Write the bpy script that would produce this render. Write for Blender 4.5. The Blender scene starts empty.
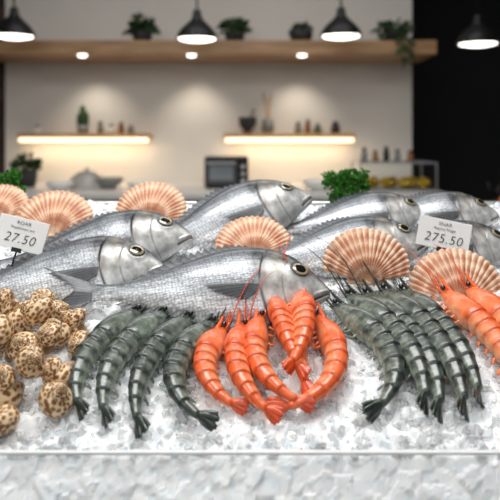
import bpy, math, random
from mathutils import Vector, Matrix, noise
random.seed(7)
scene = bpy.context.scene
COL = scene.collection
pi = math.pi
SL = 0.34
SA = math.atan(SL)
try:
    scene.view_settings.view_transform='Standard'
    scene.view_settings.look='None'
except Exception: pass

# ------------------------------------------------------------------ helpers
def link(o):
    COL.objects.link(o); return o

def make_mesh(name, verts, faces, mat=None, smooth=True, cols=None, uvs=None):
    me = bpy.data.meshes.new(name)
    me.from_pydata([tuple(v) for v in verts], [], faces)
    me.update()
    if smooth:
        me.polygons.foreach_set("use_smooth", [True]*len(me.polygons))
    if cols is not None:
        a = me.color_attributes.new("Col", 'FLOAT_COLOR', 'POINT')
        flat = []
        for c in cols:
            flat.extend((c[0], c[1], c[2], c[3] if len(c) > 3 else 1.0))
        a.data.foreach_set("color", flat)
    if uvs is not None:
        u=me.uv_layers.new(name="UVMap")
        for lp in me.loops: u.data[lp.index].uv=uvs[lp.vertex_index]
    if mat: me.materials.append(mat)
    return me

def obj(name, me, parent=None, loc=None):
    o = bpy.data.objects.new(name, me)
    link(o)
    if parent: o.parent = parent
    if loc: o.location = loc
    return o

def empty(name, loc=(0,0,0)):
    o = bpy.data.objects.new(name, None)
    o.empty_display_size = 0.02
    link(o); o.location = loc
    return o

def tag(o, label, cat, group=None, kind=None):
    o["label"] = label; o["category"] = cat
    if group: o["group"] = group
    if kind: o["kind"] = kind
    return o

def structure(o):
    o["kind"] = "structure"; return o

def box_geo(x0,x1,y0,y1,z0,z1):
    v = [(x0,y0,z0),(x1,y0,z0),(x1,y1,z0),(x0,y1,z0),(x0,y0,z1),(x1,y0,z1),(x1,y1,z1),(x0,y1,z1)]
    f = [(0,3,2,1),(4,5,6,7),(0,1,5,4),(1,2,6,5),(2,3,7,6),(3,0,4,7)]
    return v,f

def box(name, x0,x1,y0,y1,z0,z1, mat, parent=None, bevel=0):
    v,f = box_geo(x0,x1,y0,y1,z0,z1)
    o = obj(name, make_mesh(name, v, f, mat, smooth=False), parent)
    if bevel:
        m = o.modifiers.new("bevel",'BEVEL'); m.width = bevel; m.segments = 3
    return o

def lathe(prof, n=32, cx=0, cy=0, cz=0):
    v=[]; f=[]
    for (r,z) in prof:
        for k in range(n):
            a=2*pi*k/n
            v.append((cx+r*math.cos(a), cy+r*math.sin(a), cz+z))
    for i in range(len(prof)-1):
        for k in range(n):
            a=i*n+k; b=i*n+(k+1)%n
            f.append((a,b,b+n,a+n))
    return v,f

def tube(pts, rads, n=8, flat=1.0, up=Vector((0,0,1))):
    v=[]; f=[]
    pts=[Vector(p) for p in pts]
    m=len(pts)
    for i,p in enumerate(pts):
        t=(pts[min(i+1,m-1)]-pts[max(i-1,0)])
        if t.length<1e-9: t=Vector((0,0,1))
        t.normalize()
        u=up
        if abs(t.dot(u))>0.95: u=Vector((1,0,0))
        a=t.cross(u).normalized(); b=a.cross(t).normalized()
        for k in range(n):
            an=2*pi*k/n
            v.append(p+a*math.cos(an)*rads[i]+b*math.sin(an)*rads[i]*flat)
    for i in range(m-1):
        for k in range(n):
            q=i*n+k; w=i*n+(k+1)%n
            f.append((q,w,w+n,q+n))
    f.append(tuple(range(n))[::-1]); f.append(tuple((m-1)*n+k for k in range(n)))
    return v,f

def join(parts):
    V=[];F=[]
    for v,f in parts:
        o=len(V); V.extend(v); F.extend([tuple(i+o for i in q) for q in f])
    return V,F

def sphere_geo(c, r, nu=20, nv=12, sc=(1,1,1)):
    prof=[(max(1e-5,math.sin(pi*i/nv)), -math.cos(pi*i/nv)) for i in range(nv+1)]
    v,f=lathe(prof,nu)
    return [(c[0]+x*r*sc[0], c[1]+y*r*sc[1], c[2]+z*r*sc[2]) for x,y,z in v], f

def spl(xs,ys,x):
    if x<=xs[0]: return ys[0]
    if x>=xs[-1]: return ys[-1]
    n=len(xs)
    for i in range(n-1):
        if x<=xs[i+1]: break
    def tan(j):
        if j==0: return (ys[1]-ys[0])/(xs[1]-xs[0])
        if j==n-1: return (ys[-1]-ys[-2])/(xs[-1]-xs[-2])
        return (ys[j+1]-ys[j-1])/(xs[j+1]-xs[j-1])
    h=xs[i+1]-xs[i]; t=(x-xs[i])/h
    return ((2*t**3-3*t*t+1)*ys[i]+(t**3-2*t*t+t)*h*tan(i)+(-2*t**3+3*t*t)*ys[i+1]+(t**3-t*t)*h*tan(i+1))

def ss(a,b,x):
    if a==b: return 0.0
    t=max(0,min(1,(x-a)/(b-a))); return t*t*(3-2*t)
def lerp(a,b,t): return a+(b-a)*t
def mixc(a,b,t): return tuple(lerp(a[i],b[i],t) for i in range(3))

# ------------------------------------------------------------------ materials
def newmat(name):
    m=bpy.data.materials.new(name); m.use_nodes=True
    nt=m.node_tree; b=nt.nodes["Principled BSDF"]
    return m,nt,b
def setp(b, **kw):
    for k,v in kw.items():
        k=k.replace('_',' ')
        if k in b.inputs: b.inputs[k].default_value=v
def simple(name, col, rough=.5, metal=0., noise_amt=.12, scale=8, bump=0.0, emit=None, estr=0, trans=0, ior=1.45, coat=0, sss=0):
    m,nt,b=newmat(name)
    tc=nt.nodes.new('ShaderNodeTexCoord'); n=nt.nodes.new('ShaderNodeTexNoise')
    n.inputs['Scale'].default_value=scale; n.inputs['Detail'].default_value=4
    nt.links.new(tc.outputs['Object'],n.inputs['Vector'])
    r=nt.nodes.new('ShaderNodeValToRGB')
    r.color_ramp.elements[0].position=.3; r.color_ramp.elements[1].position=.7
    c0=tuple(max(0,c*(1-noise_amt)) for c in col)+(1,); c1=tuple(min(1,c*(1+noise_amt)) for c in col)+(1,)
    r.color_ramp.elements[0].color=c0; r.color_ramp.elements[1].color=c1
    nt.links.new(n.outputs['Fac'],r.inputs['Fac']); nt.links.new(r.outputs['Color'],b.inputs['Base Color'])
    setp(b,Roughness=rough,Metallic=metal,IOR=ior)
    b.inputs['Transmission Weight'].default_value=trans
    b.inputs['Coat Weight'].default_value=coat
    b.inputs['Subsurface Weight'].default_value=sss
    if sss: b.inputs['Subsurface Scale'].default_value=.01
    if emit:
        b.inputs['Emission Color'].default_value=tuple(emit)+(1,); b.inputs['Emission Strength'].default_value=estr
    if bump:
        bp=nt.nodes.new('ShaderNodeBump'); bp.inputs['Strength'].default_value=bump; bp.inputs['Distance'].default_value=.01
        nt.links.new(n.outputs['Fac'],bp.inputs['Height']); nt.links.new(bp.outputs['Normal'],b.inputs['Normal'])
    return m

def wood(name, c0, c1, rough=.45):
    m,nt,b=newmat(name)
    tc=nt.nodes.new('ShaderNodeTexCoord'); mp=nt.nodes.new('ShaderNodeMapping')
    mp.inputs['Scale'].default_value=(1.5,14,14)
    n=nt.nodes.new('ShaderNodeTexNoise'); n.inputs['Scale'].default_value=3; n.inputs['Detail'].default_value=8
    r=nt.nodes.new('ShaderNodeValToRGB')
    r.color_ramp.elements[0].position=.35; r.color_ramp.elements[1].position=.65
    r.color_ramp.elements[0].color=c0+(1,); r.color_ramp.elements[1].color=c1+(1,)
    nt.links.new(tc.outputs['Object'],mp.inputs['Vector']); nt.links.new(mp.outputs['Vector'],n.inputs['Vector'])
    nt.links.new(n.outputs['Fac'],r.inputs['Fac']); nt.links.new(r.outputs['Color'],b.inputs['Base Color'])
    setp(b,Roughness=rough)
    return m

def colmat(name, rough=.35, metal=0, nscale=60, namt=.25, bump=.15, coat=0, sss=0, alpha=1, bscale=None, spec=.5):
    m,nt,b=newmat(name)
    a=nt.nodes.new('ShaderNodeAttribute'); a.attribute_name='Col'
    tc=nt.nodes.new('ShaderNodeTexCoord'); n=nt.nodes.new('ShaderNodeTexNoise')
    n.inputs['Scale'].default_value=nscale; n.inputs['Detail'].default_value=5
    nt.links.new(tc.outputs['Object'],n.inputs['Vector'])
    mr=nt.nodes.new('ShaderNodeMapRange'); mr.inputs['From Min'].default_value=.3; mr.inputs['From Max'].default_value=.7
    mr.inputs['To Min'].default_value=1-namt; mr.inputs['To Max'].default_value=1+namt
    nt.links.new(n.outputs['Fac'],mr.inputs['Value'])
    vm=nt.nodes.new('ShaderNodeVectorMath'); vm.operation='SCALE'
    nt.links.new(a.outputs['Color'],vm.inputs[0]); nt.links.new(mr.outputs['Result'],vm.inputs['Scale'])
    nt.links.new(vm.outputs['Vector'],b.inputs['Base Color'])
    setp(b,Roughness=rough,Metallic=metal,Alpha=alpha)
    b.inputs['Coat Weight'].default_value=coat; b.inputs['Coat Roughness'].default_value=.10
    b.inputs['Specular IOR Level'].default_value=spec
    if sss:
        b.inputs['Subsurface Weight'].default_value=sss; b.inputs['Subsurface Scale'].default_value=.004
    if bump:
        n2=n
        if bscale:
            n2=nt.nodes.new('ShaderNodeTexNoise'); n2.inputs['Scale'].default_value=bscale; nt.links.new(tc.outputs['Object'],n2.inputs['Vector'])
        bp=nt.nodes.new('ShaderNodeBump'); bp.inputs['Strength'].default_value=bump; bp.inputs['Distance'].default_value=.002
        nt.links.new(n2.outputs['Fac'],bp.inputs['Height']); nt.links.new(bp.outputs['Normal'],b.inputs['Normal'])
    return m

def fish_material():
    m,nt,b=newmat("bream_skin")
    L=nt.links.new
    a=nt.nodes.new('ShaderNodeAttribute'); a.attribute_name='Col'
    tc=nt.nodes.new('ShaderNodeTexCoord')
    mp=nt.nodes.new('ShaderNodeMapping'); mp.inputs['Scale'].default_value=(195,30,265); mp.inputs['Rotation'].default_value=(0,.15,0)
    L(tc.outputs['Object'],mp.inputs['Vector'])
    vo=nt.nodes.new('ShaderNodeTexVoronoi'); vo.inputs['Scale'].default_value=1.0; vo.inputs['Randomness'].default_value=.5
    L(mp.outputs['Vector'],vo.inputs['Vector'])
    mp2=nt.nodes.new('ShaderNodeMapping'); mp2.inputs['Scale'].default_value=(8,8,300)
    L(tc.outputs['Object'],mp2.inputs['Vector'])
    n=nt.nodes.new('ShaderNodeTexNoise'); n.inputs['Scale'].default_value=1; n.inputs['Detail'].default_value=3
    L(mp2.outputs['Vector'],n.inputs['Vector'])
    r1=nt.nodes.new('ShaderNodeMapRange'); r1.inputs['From Min'].default_value=.35; r1.inputs['From Max'].default_value=.65
    r1.inputs['To Min'].default_value=.74; r1.inputs['To Max'].default_value=1.18
    L(n.outputs['Fac'],r1.inputs['Value'])
    r2=nt.nodes.new('ShaderNodeMapRange'); r2.inputs['From Min'].default_value=.15; r2.inputs['From Max'].default_value=.8
    r2.inputs['To Min'].default_value=1.24; r2.inputs['To Max'].default_value=.42
    L(vo.outputs['Distance'],r2.inputs['Value'])
    mu=nt.nodes.new('ShaderNodeMath'); mu.operation='MULTIPLY'
    L(r1.outputs['Result'],mu.inputs[0]); L(r2.outputs['Result'],mu.inputs[1])
    mx=nt.nodes.new('ShaderNodeMix'); mx.data_type='FLOAT'
    mx.inputs['A'].default_value=1.0
    L(a.outputs['Alpha'],mx.inputs['Factor']); L(mu.outputs[0],mx.inputs['B'])
    n3=nt.nodes.new('ShaderNodeTexNoise'); n3.inputs['Scale'].default_value=60; n3.inputs['Detail'].default_value=5
    L(tc.outputs['Object'],n3.inputs['Vector'])
    r3=nt.nodes.new('ShaderNodeMapRange'); r3.inputs['From Min'].default_value=.3; r3.inputs['From Max'].default_value=.7
    r3.inputs['To Min'].default_value=.82; r3.inputs['To Max'].default_value=1.16
    L(n3.outputs['Fac'],r3.inputs['Value'])
    m2=nt.nodes.new('ShaderNodeMath'); m2.operation='MULTIPLY'
    L(mx.outputs['Result'],m2.inputs[0]); L(r3.outputs['Result'],m2.inputs[1])
    vm=nt.nodes.new('ShaderNodeVectorMath'); vm.operation='SCALE'
    L(a.outputs['Color'],vm.inputs[0]); L(m2.outputs[0],vm.inputs['Scale'])
    L(vm.outputs['Vector'],b.inputs['Base Color'])
    bp=nt.nodes.new('ShaderNodeBump'); bp.inputs['Strength'].default_value=.35; bp.inputs['Distance'].default_value=.001; bp.invert=True
    m3=nt.nodes.new('ShaderNodeMath'); m3.operation='MULTIPLY'
    L(vo.outputs['Distance'],m3.inputs[0]); L(a.outputs['Alpha'],m3.inputs[1])
    L(m3.outputs[0],bp.inputs['Height']); L(bp.outputs['Normal'],b.inputs['Normal'])
    setp(b,Roughness=.36,Metallic=.2)
    b.inputs['Coat Weight'].default_value=.3; b.inputs['Coat Roughness'].default_value=.12
    return m

def ice_material(name, trans, c0, c1, rough=.12, bump=.35, sss=0):
    m,nt,b=newmat(name)
    tc=nt.nodes.new('ShaderNodeTexCoord'); n=nt.nodes.new('ShaderNodeTexNoise')
    n.inputs['Scale'].default_value=60; n.inputs['Detail'].default_value=4
    nt.links.new(tc.outputs['Object'],n.inputs['Vector'])
    r=nt.nodes.new('ShaderNodeValToRGB')
    r.color_ramp.elements[0].color=c0+(1,); r.color_ramp.elements[1].color=c1+(1,)
    r.color_ramp.elements[0].position=.34; r.color_ramp.elements[1].position=.60
    nt.links.new(n.outputs['Fac'],r.inputs['Fac']); nt.links.new(r.outputs['Color'],b.inputs['Base Color'])
    bp=nt.nodes.new('ShaderNodeBump'); bp.inputs['Strength'].default_value=bump; bp.inputs['Distance'].default_value=.003
    nt.links.new(n.outputs['Fac'],bp.inputs['Height']); nt.links.new(bp.outputs['Normal'],b.inputs['Normal'])
    setp(b,Roughness=rough,IOR=1.31)
    b.inputs['Transmission Weight'].default_value=trans
    if sss:
        b.inputs['Subsurface Weight'].default_value=sss; b.inputs['Subsurface Scale'].default_value=.014
        b.inputs['Subsurface Radius'].default_value=(.8,.9,1)
    return m

M_ice = ice_material("crushed_ice",0,(.83,.88,.92),(.94,.96,.98),.12,.22,.6)
M_chip = ice_material("ice_chip",.62,(.97,.99,1),(1,1,1),.05,.1)
M_fish = fish_material()
M_fin = colmat("fin_membrane",rough=.35,nscale=120,namt=.2,bump=.2,alpha=.92)
M_eye = colmat("eye_gloss",rough=.08,nscale=10,namt=.02,bump=0,coat=1)
M_raw = colmat("raw_prawn_shell",rough=.28,nscale=140,namt=.45,bump=.18,coat=.3)
M_cook = colmat("cooked_prawn_shell",rough=.30,nscale=130,namt=.18,bump=.18,coat=.3,sss=.12)
M_scal = colmat("scallop_shell",rough=.5,nscale=90,namt=.14,bump=.15,bscale=260)
M_black = simple("black_metal",(.010,.010,.012),.45,.3)
M_white = simple("white_enamel",(.8,.79,.77),.4)
M_wall = simple("warm_white_plaster",(.72,.695,.655),.85,noise_amt=.03,scale=2,bump=.05)
M_dark = simple("charcoal_wall",(.016,.017,.020),.7,scale=3)
M_wood = wood("oak_canopy",(.26,.14,.06),(.44,.26,.13))
M_wood2 = wood("pale_oak",(.46,.26,.12),(.62,.40,.20))
M_led = simple("warm_led",(1,.8,.5),.5,emit=(1,.74,.46),estr=2.2,noise_amt=0)
M_bulb = simple("bulb_glow",(1,.95,.85),.5,emit=(1,.94,.86),estr=4.5,noise_amt=0)
M_leaf = simple("green_leaf",(.028,.062,.02),.5,noise_amt=.5,scale=40)
M_parsley = simple("parsley_leaf",(.06,.24,.025),.45,noise_amt=.6,scale=90)
M_stem = simple("green_stem",(.12,.25,.06),.5)
M_steel = simple("brushed_steel",(.55,.56,.57),.35,.9,noise_amt=.05,scale=30)
M_counter = simple("white_stone",(.72,.71,.69),.35,noise_amt=.05,scale=20)
M_floor = simple("grey_floor",(.18,.17,.16),.5,scale=3)
M_glass = simple("clear_glass",(.95,.98,.98),.05,noise_amt=0,trans=1,ior=1.3)
M_front = simple("frosted_acrylic",(1,1,1),.26,noise_amt=.0,trans=.92,ior=1.10)
M_edge = simple("frosted_acrylic_edge",(.97,.99,1),.35,noise_amt=.02,trans=.2,ior=1.3)
M_card = simple("white_card",(.88,.88,.86),.55,noise_amt=.02)
M_ink = simple("black_ink",(.01,.01,.01),.6)

# ------------------------------------------------------------------ camera
cam=bpy.data.cameras.new("camera"); co=bpy.data.objects.new("camera",cam); link(co)
co.location=(0,0,1.35); co.rotation_euler=(pi/2,0,0)
cam.lens=50.4; cam.sensor_width=36; cam.shift_y=-.22
cam.dof.use_dof=True; cam.dof.focus_distance=1.02; cam.dof.aperture_fstop=4.5
cam.clip_start=.02
scene.camera=co

# ------------------------------------------------------------------ room
structure(box("floor",-4,4,-3,6,-.05,0,M_floor))
structure(box("ceiling",-4,4,-3,6,3,3.05,simple("ceiling_paint",(.55,.55,.54),.8)))
structure(box("wall_left",-4.05,-4,-3,6,0,3,simple("wall_paint_side",(.4,.39,.37),.8)))
structure(box("wall_right",4,4.05,-3,6,0,3,M_dark))
structure(box("wall_front",-4,4,-3.05,-3,0,3,simple("wall_paint_front",(.6,.6,.6),.8)))
structure(box("wall_back",-4,4,6,6.05,0,3,M_dark))
structure(box("wall_partition",-1.556,1.03,4.45,4.6,0,3,M_wall))
structure(box("trim_1",-1.9,-1.558,4.47,4.6,0,3,simple("dark_brick_pier",(.05,.03,.025),.8,noise_amt=.5,scale=12)))

# ------------------------------------------------------------------ display counter
dc=empty("display_counter",(0,1.1,0))
tag(dc,"long seafood display counter with steel tray and clear front panel","display counter")
def cbox(name,*a,**k):
    o=box(name,*a,**k); o.parent=dc; o.matrix_parent_inverse=Matrix.Translation((0,-1.1,0)); return o
cbox("body",-1.0,1.0,.76,1.44,0,.88,M_white)
cbox("tray",-1.0,1.0,.725,1.47,.88,.90,M_white)
cbox("back_rim",-1.0,1.0,1.452,1.475,.90,1.222,M_steel,bevel=.003)
cbox("front_panel",-1.0,1.0,.730,.735,.90,1.0215,M_front)
cbox("panel_edge",-1.0,1.0,.7292,.7358,1.0215,1.0245,M_edge,bevel=.001)

def bumps(x,y):
    h=0
    for bx,by,sx,sy,a in [(.02,1.40,.10,.05,.018),(-.25,1.20,.16,.03,.006),(.30,1.26,.12,.03,.008)]:
        h+=a*math.exp(-((x-bx)/sx)**2-((y-by)/sy)**2)
    return h
def ice_z(x,y): return .996+(y-.8)*SL+bumps(x,y)
def facet(x,y,z,c):
    d,p=noise.voronoi(Vector((x/c,y/c,z/c)))
    p0=p[0]; rv=noise.cell_vector(p0*13.7)
    return c*(.40*rv.x+(rv.y-.5)*(x/c-p0.x)*1.1+(rv.z-.5)*(y/c-p0.y)*1.1)
def facet3(x,y,z):
    return .75*facet(x,y,z,.022)+.70*facet(x+3.1,y,z,.012)
xs=[-.62+1.24*i/440 for i in range(441)]
path=[]
for j in range(26): path.append((.742+j*.0019,.925+j*.0027))
for j in range(212): path.append((.793+j*.0031,None))
V=[];F=[]
for (y,z) in path:
    for x in xs:
        zz=z if z is not None else ice_z(x,y)
        d=facet3(x,y,zz)-.005
        if z is not None: V.append((x,max(.737,y-d*.3),zz+d*.35))
        else: V.append((x,y,zz+d))
nx=len(xs)
for j in range(len(path)-1):
    for i in range(nx-1):
        a=j*nx+i; F.append((a,a+1,a+nx+1,a+nx))
ice=obj("crushed_ice_bed",make_mesh("crushed_ice_bed",V,F,M_ice,smooth=False))
tag(ice,"bed of white crushed ice filling the display tray","ice",kind="stuff")
V=[];F=[]
bx8=[(-1,-1,-1),(1,-1,-1),(1,1,-1),(-1,1,-1),(-1,-1,1),(1,-1,1),(1,1,1),(-1,1,1)]
bf8=[(0,3,2,1),(4,5,6,7),(0,1,5,4),(1,2,6,5),(2,3,7,6),(3,0,4,7)]
for k in range(4000):
    y=.790+.645*random.random()**1.3; x=random.uniform(-.6,.6)
    s=random.uniform(.0028,.0066)
    z=ice_z(x,y)+random.uniform(-.002,.002)
    R=Matrix.Rotation(random.random()*6.28,3,Vector((random.gauss(0,1),random.gauss(0,1),random.gauss(0,1))).normalized())
    sc=(random.uniform(.6,1.3),random.uniform(.6,1.2),random.uniform(.35,.8))
    o=len(V)
    for v in bx8:
        w=R@Vector((v[0]*sc[0]*random.uniform(.5,1.1),v[1]*sc[1]*random.uniform(.5,1.1),v[2]*sc[2]*random.uniform(.6,1.1)))*s
        V.append((x+w.x,y+w.y,z+w.z))
    F.extend([tuple(a+o for a in q) for q in bf8])
ch=obj("ice_chips",make_mesh("ice_chips",V,F,M_chip,smooth=False))
tag(ch,"loose glassy ice chips scattered over the crushed ice","ice",kind="stuff")

# ------------------------------------------------------------------ fish
FL=.36
TT=[0,.010,.03,.08,.15,.25,.35,.45,.6,.75,.88,.95,1.0]
TOP=[-.014,.010,.038,.098,.158,.203,.212,.198,.146,.084,.044,.038,.044]
BOT=[-.038,-.050,-.060,-.086,-.122,-.160,-.176,-.172,-.136,-.086,-.047,-.040,-.046]
WID=[.009,.022,.035,.058,.080,.095,.100,.096,.074,.043,.023,.017,.012]
def sect(t): return spl(TT,TOP,t),spl(TT,BOT,t),spl(TT,WID,t)
def tg(zn): return .238+.055*max(0,1-((zn+.1)/1.0)**2)
def tp(zn): return .165+.036*max(0,1-((zn+.25)/.8)**2)
EYT,EYZ=.122,.050
MZ=lambda t:-.030-.50*t
def surf(t,a):
    top,bot,w=sect(t); zc=(top+bot)/2; h=(top-bot)/2
    c=math.cos(a); s=math.sin(a)
    zn=s
    d=0
    if abs(zn)<.93 and t<.35:
        e=(1-abs(zn)**4)
        d+=.0050*e*(1-ss(tg(zn)-.002,tg(zn)+.008,t))*ss(.1,.2,t)
        d+=.0032*e*(1-ss(tp(zn)-.003,tp(zn)+.006,t))*ss(.06,.12,t)
        zm=MZ(t)
        if t<.080: d-=.011*math.exp(-((zc+h*s-zm)/.005)**2)
        if t<.070: d+=.004*math.exp(-((zc+h*s-zm-.012)/.007)**2)+.004*math.exp(-((zc+h*s-zm+.012)/.007)**2)
        dz=zc+h*s-EYZ; dt=t-EYT
        rr=math.hypot(dz,dt)
        d+=.0025*math.exp(-((rr-.044)/.010)**2)
        d-=.003*math.exp(-(((zc+h*s-.050)/.007)**2+((t-.068)/.006)**2))
    y=(w*abs(c)**1.1+d*(1 if abs(c)>.1 else 0))*(1 if c>0 else -1)
    return Vector((.5-t,y,zc+h*s)),zn
def side_y(t,z):
    top,bot,w=sect(t); zc=(top+bot)/2; h=(top-bot)/2
    q=max(-.98,min(.98,(z-zc)/h)); return abs(surf(t,math.asin(q))[0].y)
def fish_color(t,zn,z):
    belly=(.86,.87,.88); flank=(.50,.53,.57); back=(.050,.065,.085)
    c=mixc(belly,flank,ss(-.85,-.10,zn))
    c=mixc(c,back,ss(.06,.86,zn)*.95)
    zl=.40-.25*(t-.25)
    if t>.26 and t<.98: c=mixc(c,(.12,.14,.16),.65*math.exp(-((zn-zl)/.035)**2))
    al=ss(tg(zn)+.005,tg(zn)+.03,t)
    if t<tg(zn)+.01:
        hc=mixc((.52,.52,.51),(.06,.07,.08),ss(-.05,.68,zn))
        hc=mixc(hc,(.27,.235,.18),.6*math.exp(-((t-.215)/.028)**2)*ss(-.6,.1,zn))
        hc=mixc(hc,(.36,.32,.20),.5*math.exp(-((z-.106)/.010)**2-((t-.11)/.03)**2))
        n=noise.noise(Vector((t*24,z*24,1.3)))+.5*noise.noise(Vector((t*80,z*80,4.3)))
        hc=tuple(max(.012,v*(1+.48*n)) for v in hc)
        hc=mixc(hc,(.10,.10,.105),.75*math.exp(-((t-tp(zn)-.002)/.004)**2)*(1 if zn<.6 else .2))
        rr=math.hypot(z-EYZ,t-EYT)
        hc=mixc(hc,(.08,.08,.08),.75*math.exp(-((rr-.040)/.008)**2))
        hc=mixc(hc,(.03,.03,.03),.9*math.exp(-(((z-.050)/.006)**2+((t-.068)/.005)**2)))
        if zn>.25: al=max(al,.85*ss(.13,.18,t)*ss(.25,.5,zn))
        c=hc
    e=math.exp(-((t-tg(zn)-.004)/.007)**2)*(1 if zn<.75 else .3)
    c=mixc(c,(.02,.02,.025),.88*e)
    e=math.exp(-((t-.300)/.030)**2-((zn-.38)/.42)**2)
    c=mixc(c,(.012,.014,.018),.95*min(1,1.6*e)*(.85+.4*noise.noise(Vector((t*50,z*50,9)))))
    e=math.exp(-((t-.278)/.018)**2-((zn+.15)/.35)**2)
    c=mixc(c,(.12,.07,.06),.5*e)
    zm=MZ(t)
    if t<.082: c=mixc(c,(.012,.010,.010),.95*math.exp(-((z-zm)/.0058)**2))
    if t<.03: c=mixc(c,(.34,.32,.31),.4)
    c=mixc(c,(.16,.17,.19),.6*ss(.93,1,t))
    return (c[0],c[1],c[2],al)
NT=250;NA=140
V=[];F=[];C=[]
for i in range(NT+1):
    t=(i/NT)**1.35
    for k in range(NA):
        a=2*pi*k/NA
        p,zn=surf(t,a); V.append(p*FL); C.append(fish_color(t,zn,p.z))
for i in range(NT):
    for k in range(NA):
        a=i*NA+k;b=i*NA+(k+1)%NA
        F.append((a,b,b+NA,a+NA))
F.append(tuple(range(NA))); F.append(tuple(NT*NA+k for k in range(NA))[::-1])
fish_body=make_mesh("bream_body",V,F,M_fish,cols=C)
def finmesh(name,bases,tips,nr=4,dark=(.035,.04,.048),light=(.22,.24,.26),ripple=.0,edge=None,hug=None):
    V=[];C=[];F=[]
    n=len(bases); m=10
    for i in range(n):
        b=Vector(bases[i]);t=Vector(tips[i])
        for j in range(m+1):
            f=j/m
            p=b.lerp(t,f)
            p=p+Vector((0,ripple*math.sin(i*pi)*f,0))+Vector((0,ripple*(1 if i%2 else -1)*f*.5,0))
            if hug is not None: p.y=-(side_y(.5-p.x,p.z)+hug*(.4+f)+.002*(i%2))
            V.append(p*FL)
            c=dark if i%2==0 else light
            c=mixc(c,dark,.5*f)
            if edge: c=mixc(c,edge,ss(.75,1,f))
            C.append(c)
    for i in range(n-1):
        for j in range(m):
            a=i*(m+1)+j; F.append((a,a+1,a+m+2,a+m+1))
    return make_mesh(name,V,F,M_fin,cols=C)
B=[];T=[]
nd=41
for i in range(nd):
    f=i/(nd-1); t=.25+.60*f
    top,_,_=sect(t)
    B.append((.5-t,0,top-.008))
    hh=.050*math.sin(pi*min(1,.12+f*.95))**.6*(1.0 if i%2==0 else .60)
    T.append((.5-t-.045,0.012,top-.008+hh))
me_dorsal=finmesh("bream_dorsal",B,T,ripple=.004)
B=[];T=[]
for i in range(13):
    f=i/12; t=.66+.20*f
    _,bot,_=sect(t)
    B.append((.5-t,0,bot+.006)); T.append((.5-t-.04,0,bot+.006-.04*(1-f*.6)*(1 if i%2==0 else .8)))
me_anal=finmesh("bream_anal",B,T,ripple=.003,light=(.45,.46,.48))
B=[];T=[]
for i in range(23):
    f=i/22; z=-.042+.084*f
    B.append((-.49,0,z))
    g=abs(2*f-1)
    T.append((-.5-.075-.155*g**1.3,-.02+.02*(f-.5),(2*f-1)*.125))
me_tail=finmesh("bream_tail",B,T,ripple=.003,edge=(.015,.015,.02),dark=(.04,.044,.05),light=(.14,.15,.17))
B=[];T=[]
for i in range(15):
    f=i/14
    B.append((.5-.300-.006*f,0,-.030-.040*f))
    ln=.240*(1-.74*f**.8)
    ang=.02+.62*f
    T.append((.5-.300-ln*math.cos(ang),0,-.030-.040*f-ln*math.sin(ang)*.78))
me_pect=finmesh("bream_pectoral",B,T,dark=(.03,.033,.038),light=(.13,.14,.15),hug=.012)
B=[];T=[]
for i in range(9):
    f=i/8
    B.append((.5-.33-.02*f,-.03,-.155)); T.append((.5-.33-.14+.05*f,-.045,-.178-.045*f))
me_pelv=finmesh("bream_pelvic",B,T,ripple=.003,light=(.5,.5,.5))
def eye_mesh(side):
    t,z=EYT,EYZ
    ys=(side_y(t,z)-.001)
    V=[];C=[];F=[]
    n=28;m=20;r=.037
    slope=(side_y(t,z+.02)-side_y(t,z-.02))/.04
    sx=(side_y(t+.02,z)-side_y(t-.02,z))/.04
    for i in range(m+1):
        th=pi*i/m/2
        for k in range(n):
            an=2*pi*k/n
            rr=math.sin(th)*r; dx=rr*math.cos(an);dz=rr*math.sin(an)
            V.append(Vector((.5-t+dx,side*(ys+slope*dz-sx*dx+.012*math.cos(th)),z+dz))*FL)
            q=math.sin(th)
            if q<.64: c=(.003,.003,.005)
            elif q<.71: c=(.45,.34,.12)
            elif q<.90: c=(.22,.21,.18)
            else: c=(.03,.03,.03)
            C.append(c)
    for i in range(m):
        for k in range(n):
            a=i*n+k;b=i*n+(k+1)%n
            F.append((a,b,b+n,a+n))
    F.append(tuple(range(n)))
    return make_mesh("bream_eye",V,F,M_eye,cols=C)
me_eye1=eye_mesh(-1);me_eye2=eye_mesh(1)
def place_fish(snout,beta,tilt,yaw,sc,label):
    e=empty("sea_bream")
    e.matrix_world=(Matrix.Translation(snout)@Matrix.Rotation(math.radians(yaw),4,'Z')@Matrix.Rotation(-math.radians(tilt),4,'X')
        @Matrix.Rotation(math.radians(beta),4,'Y')@Matrix.Diagonal((sc,sc,sc,1))@Matrix.Translation((-.5*FL,0,.014*FL)))
    for nm,me in [("body",fish_body),("dorsal_fin",me_dorsal),("anal_fin",me_anal),("tail_fin",me_tail),("pectoral_fin",me_pect),("pelvic_fin",me_pelv),("eye",me_eye1),("eye",me_eye2)]:
        obj(nm,me,e)
    tag(e,label,"fish","sea bream on the crushed ice")
place_fish((.121,1.065,1.119),-1,45,0,1.0,"whole silver sea bream lying alone in front on crushed ice")
place_fish((-.139,1.145,1.142),-9,45,0,.95,"silver sea bream lying beside the spotted sea snails on ice")
place_fish((-.101,1.225,1.182),-12,45,0,.95,"silver sea bream resting on ice behind another bream")
place_fish((.117,1.345,1.241),-22,43,0,.96,"silver sea bream with raised head at the rear of the ice")
place_fish((.305,1.205,1.173),-9,45,0,.87,"silver sea bream lying between scallop shells beside a price card")
place_fish((.342,1.335,1.208),-8,45,0,.80,"silver sea bream near the parsley at the rear of the ice")
place_fish((.478,1.345,1.205),-5,45,0,.80,"silver sea bream at the rear behind a price card")
place_fish((.470,1.225,1.160),-5,45,0,.84,"silver sea bream partly behind a scallop shell on ice")

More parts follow.
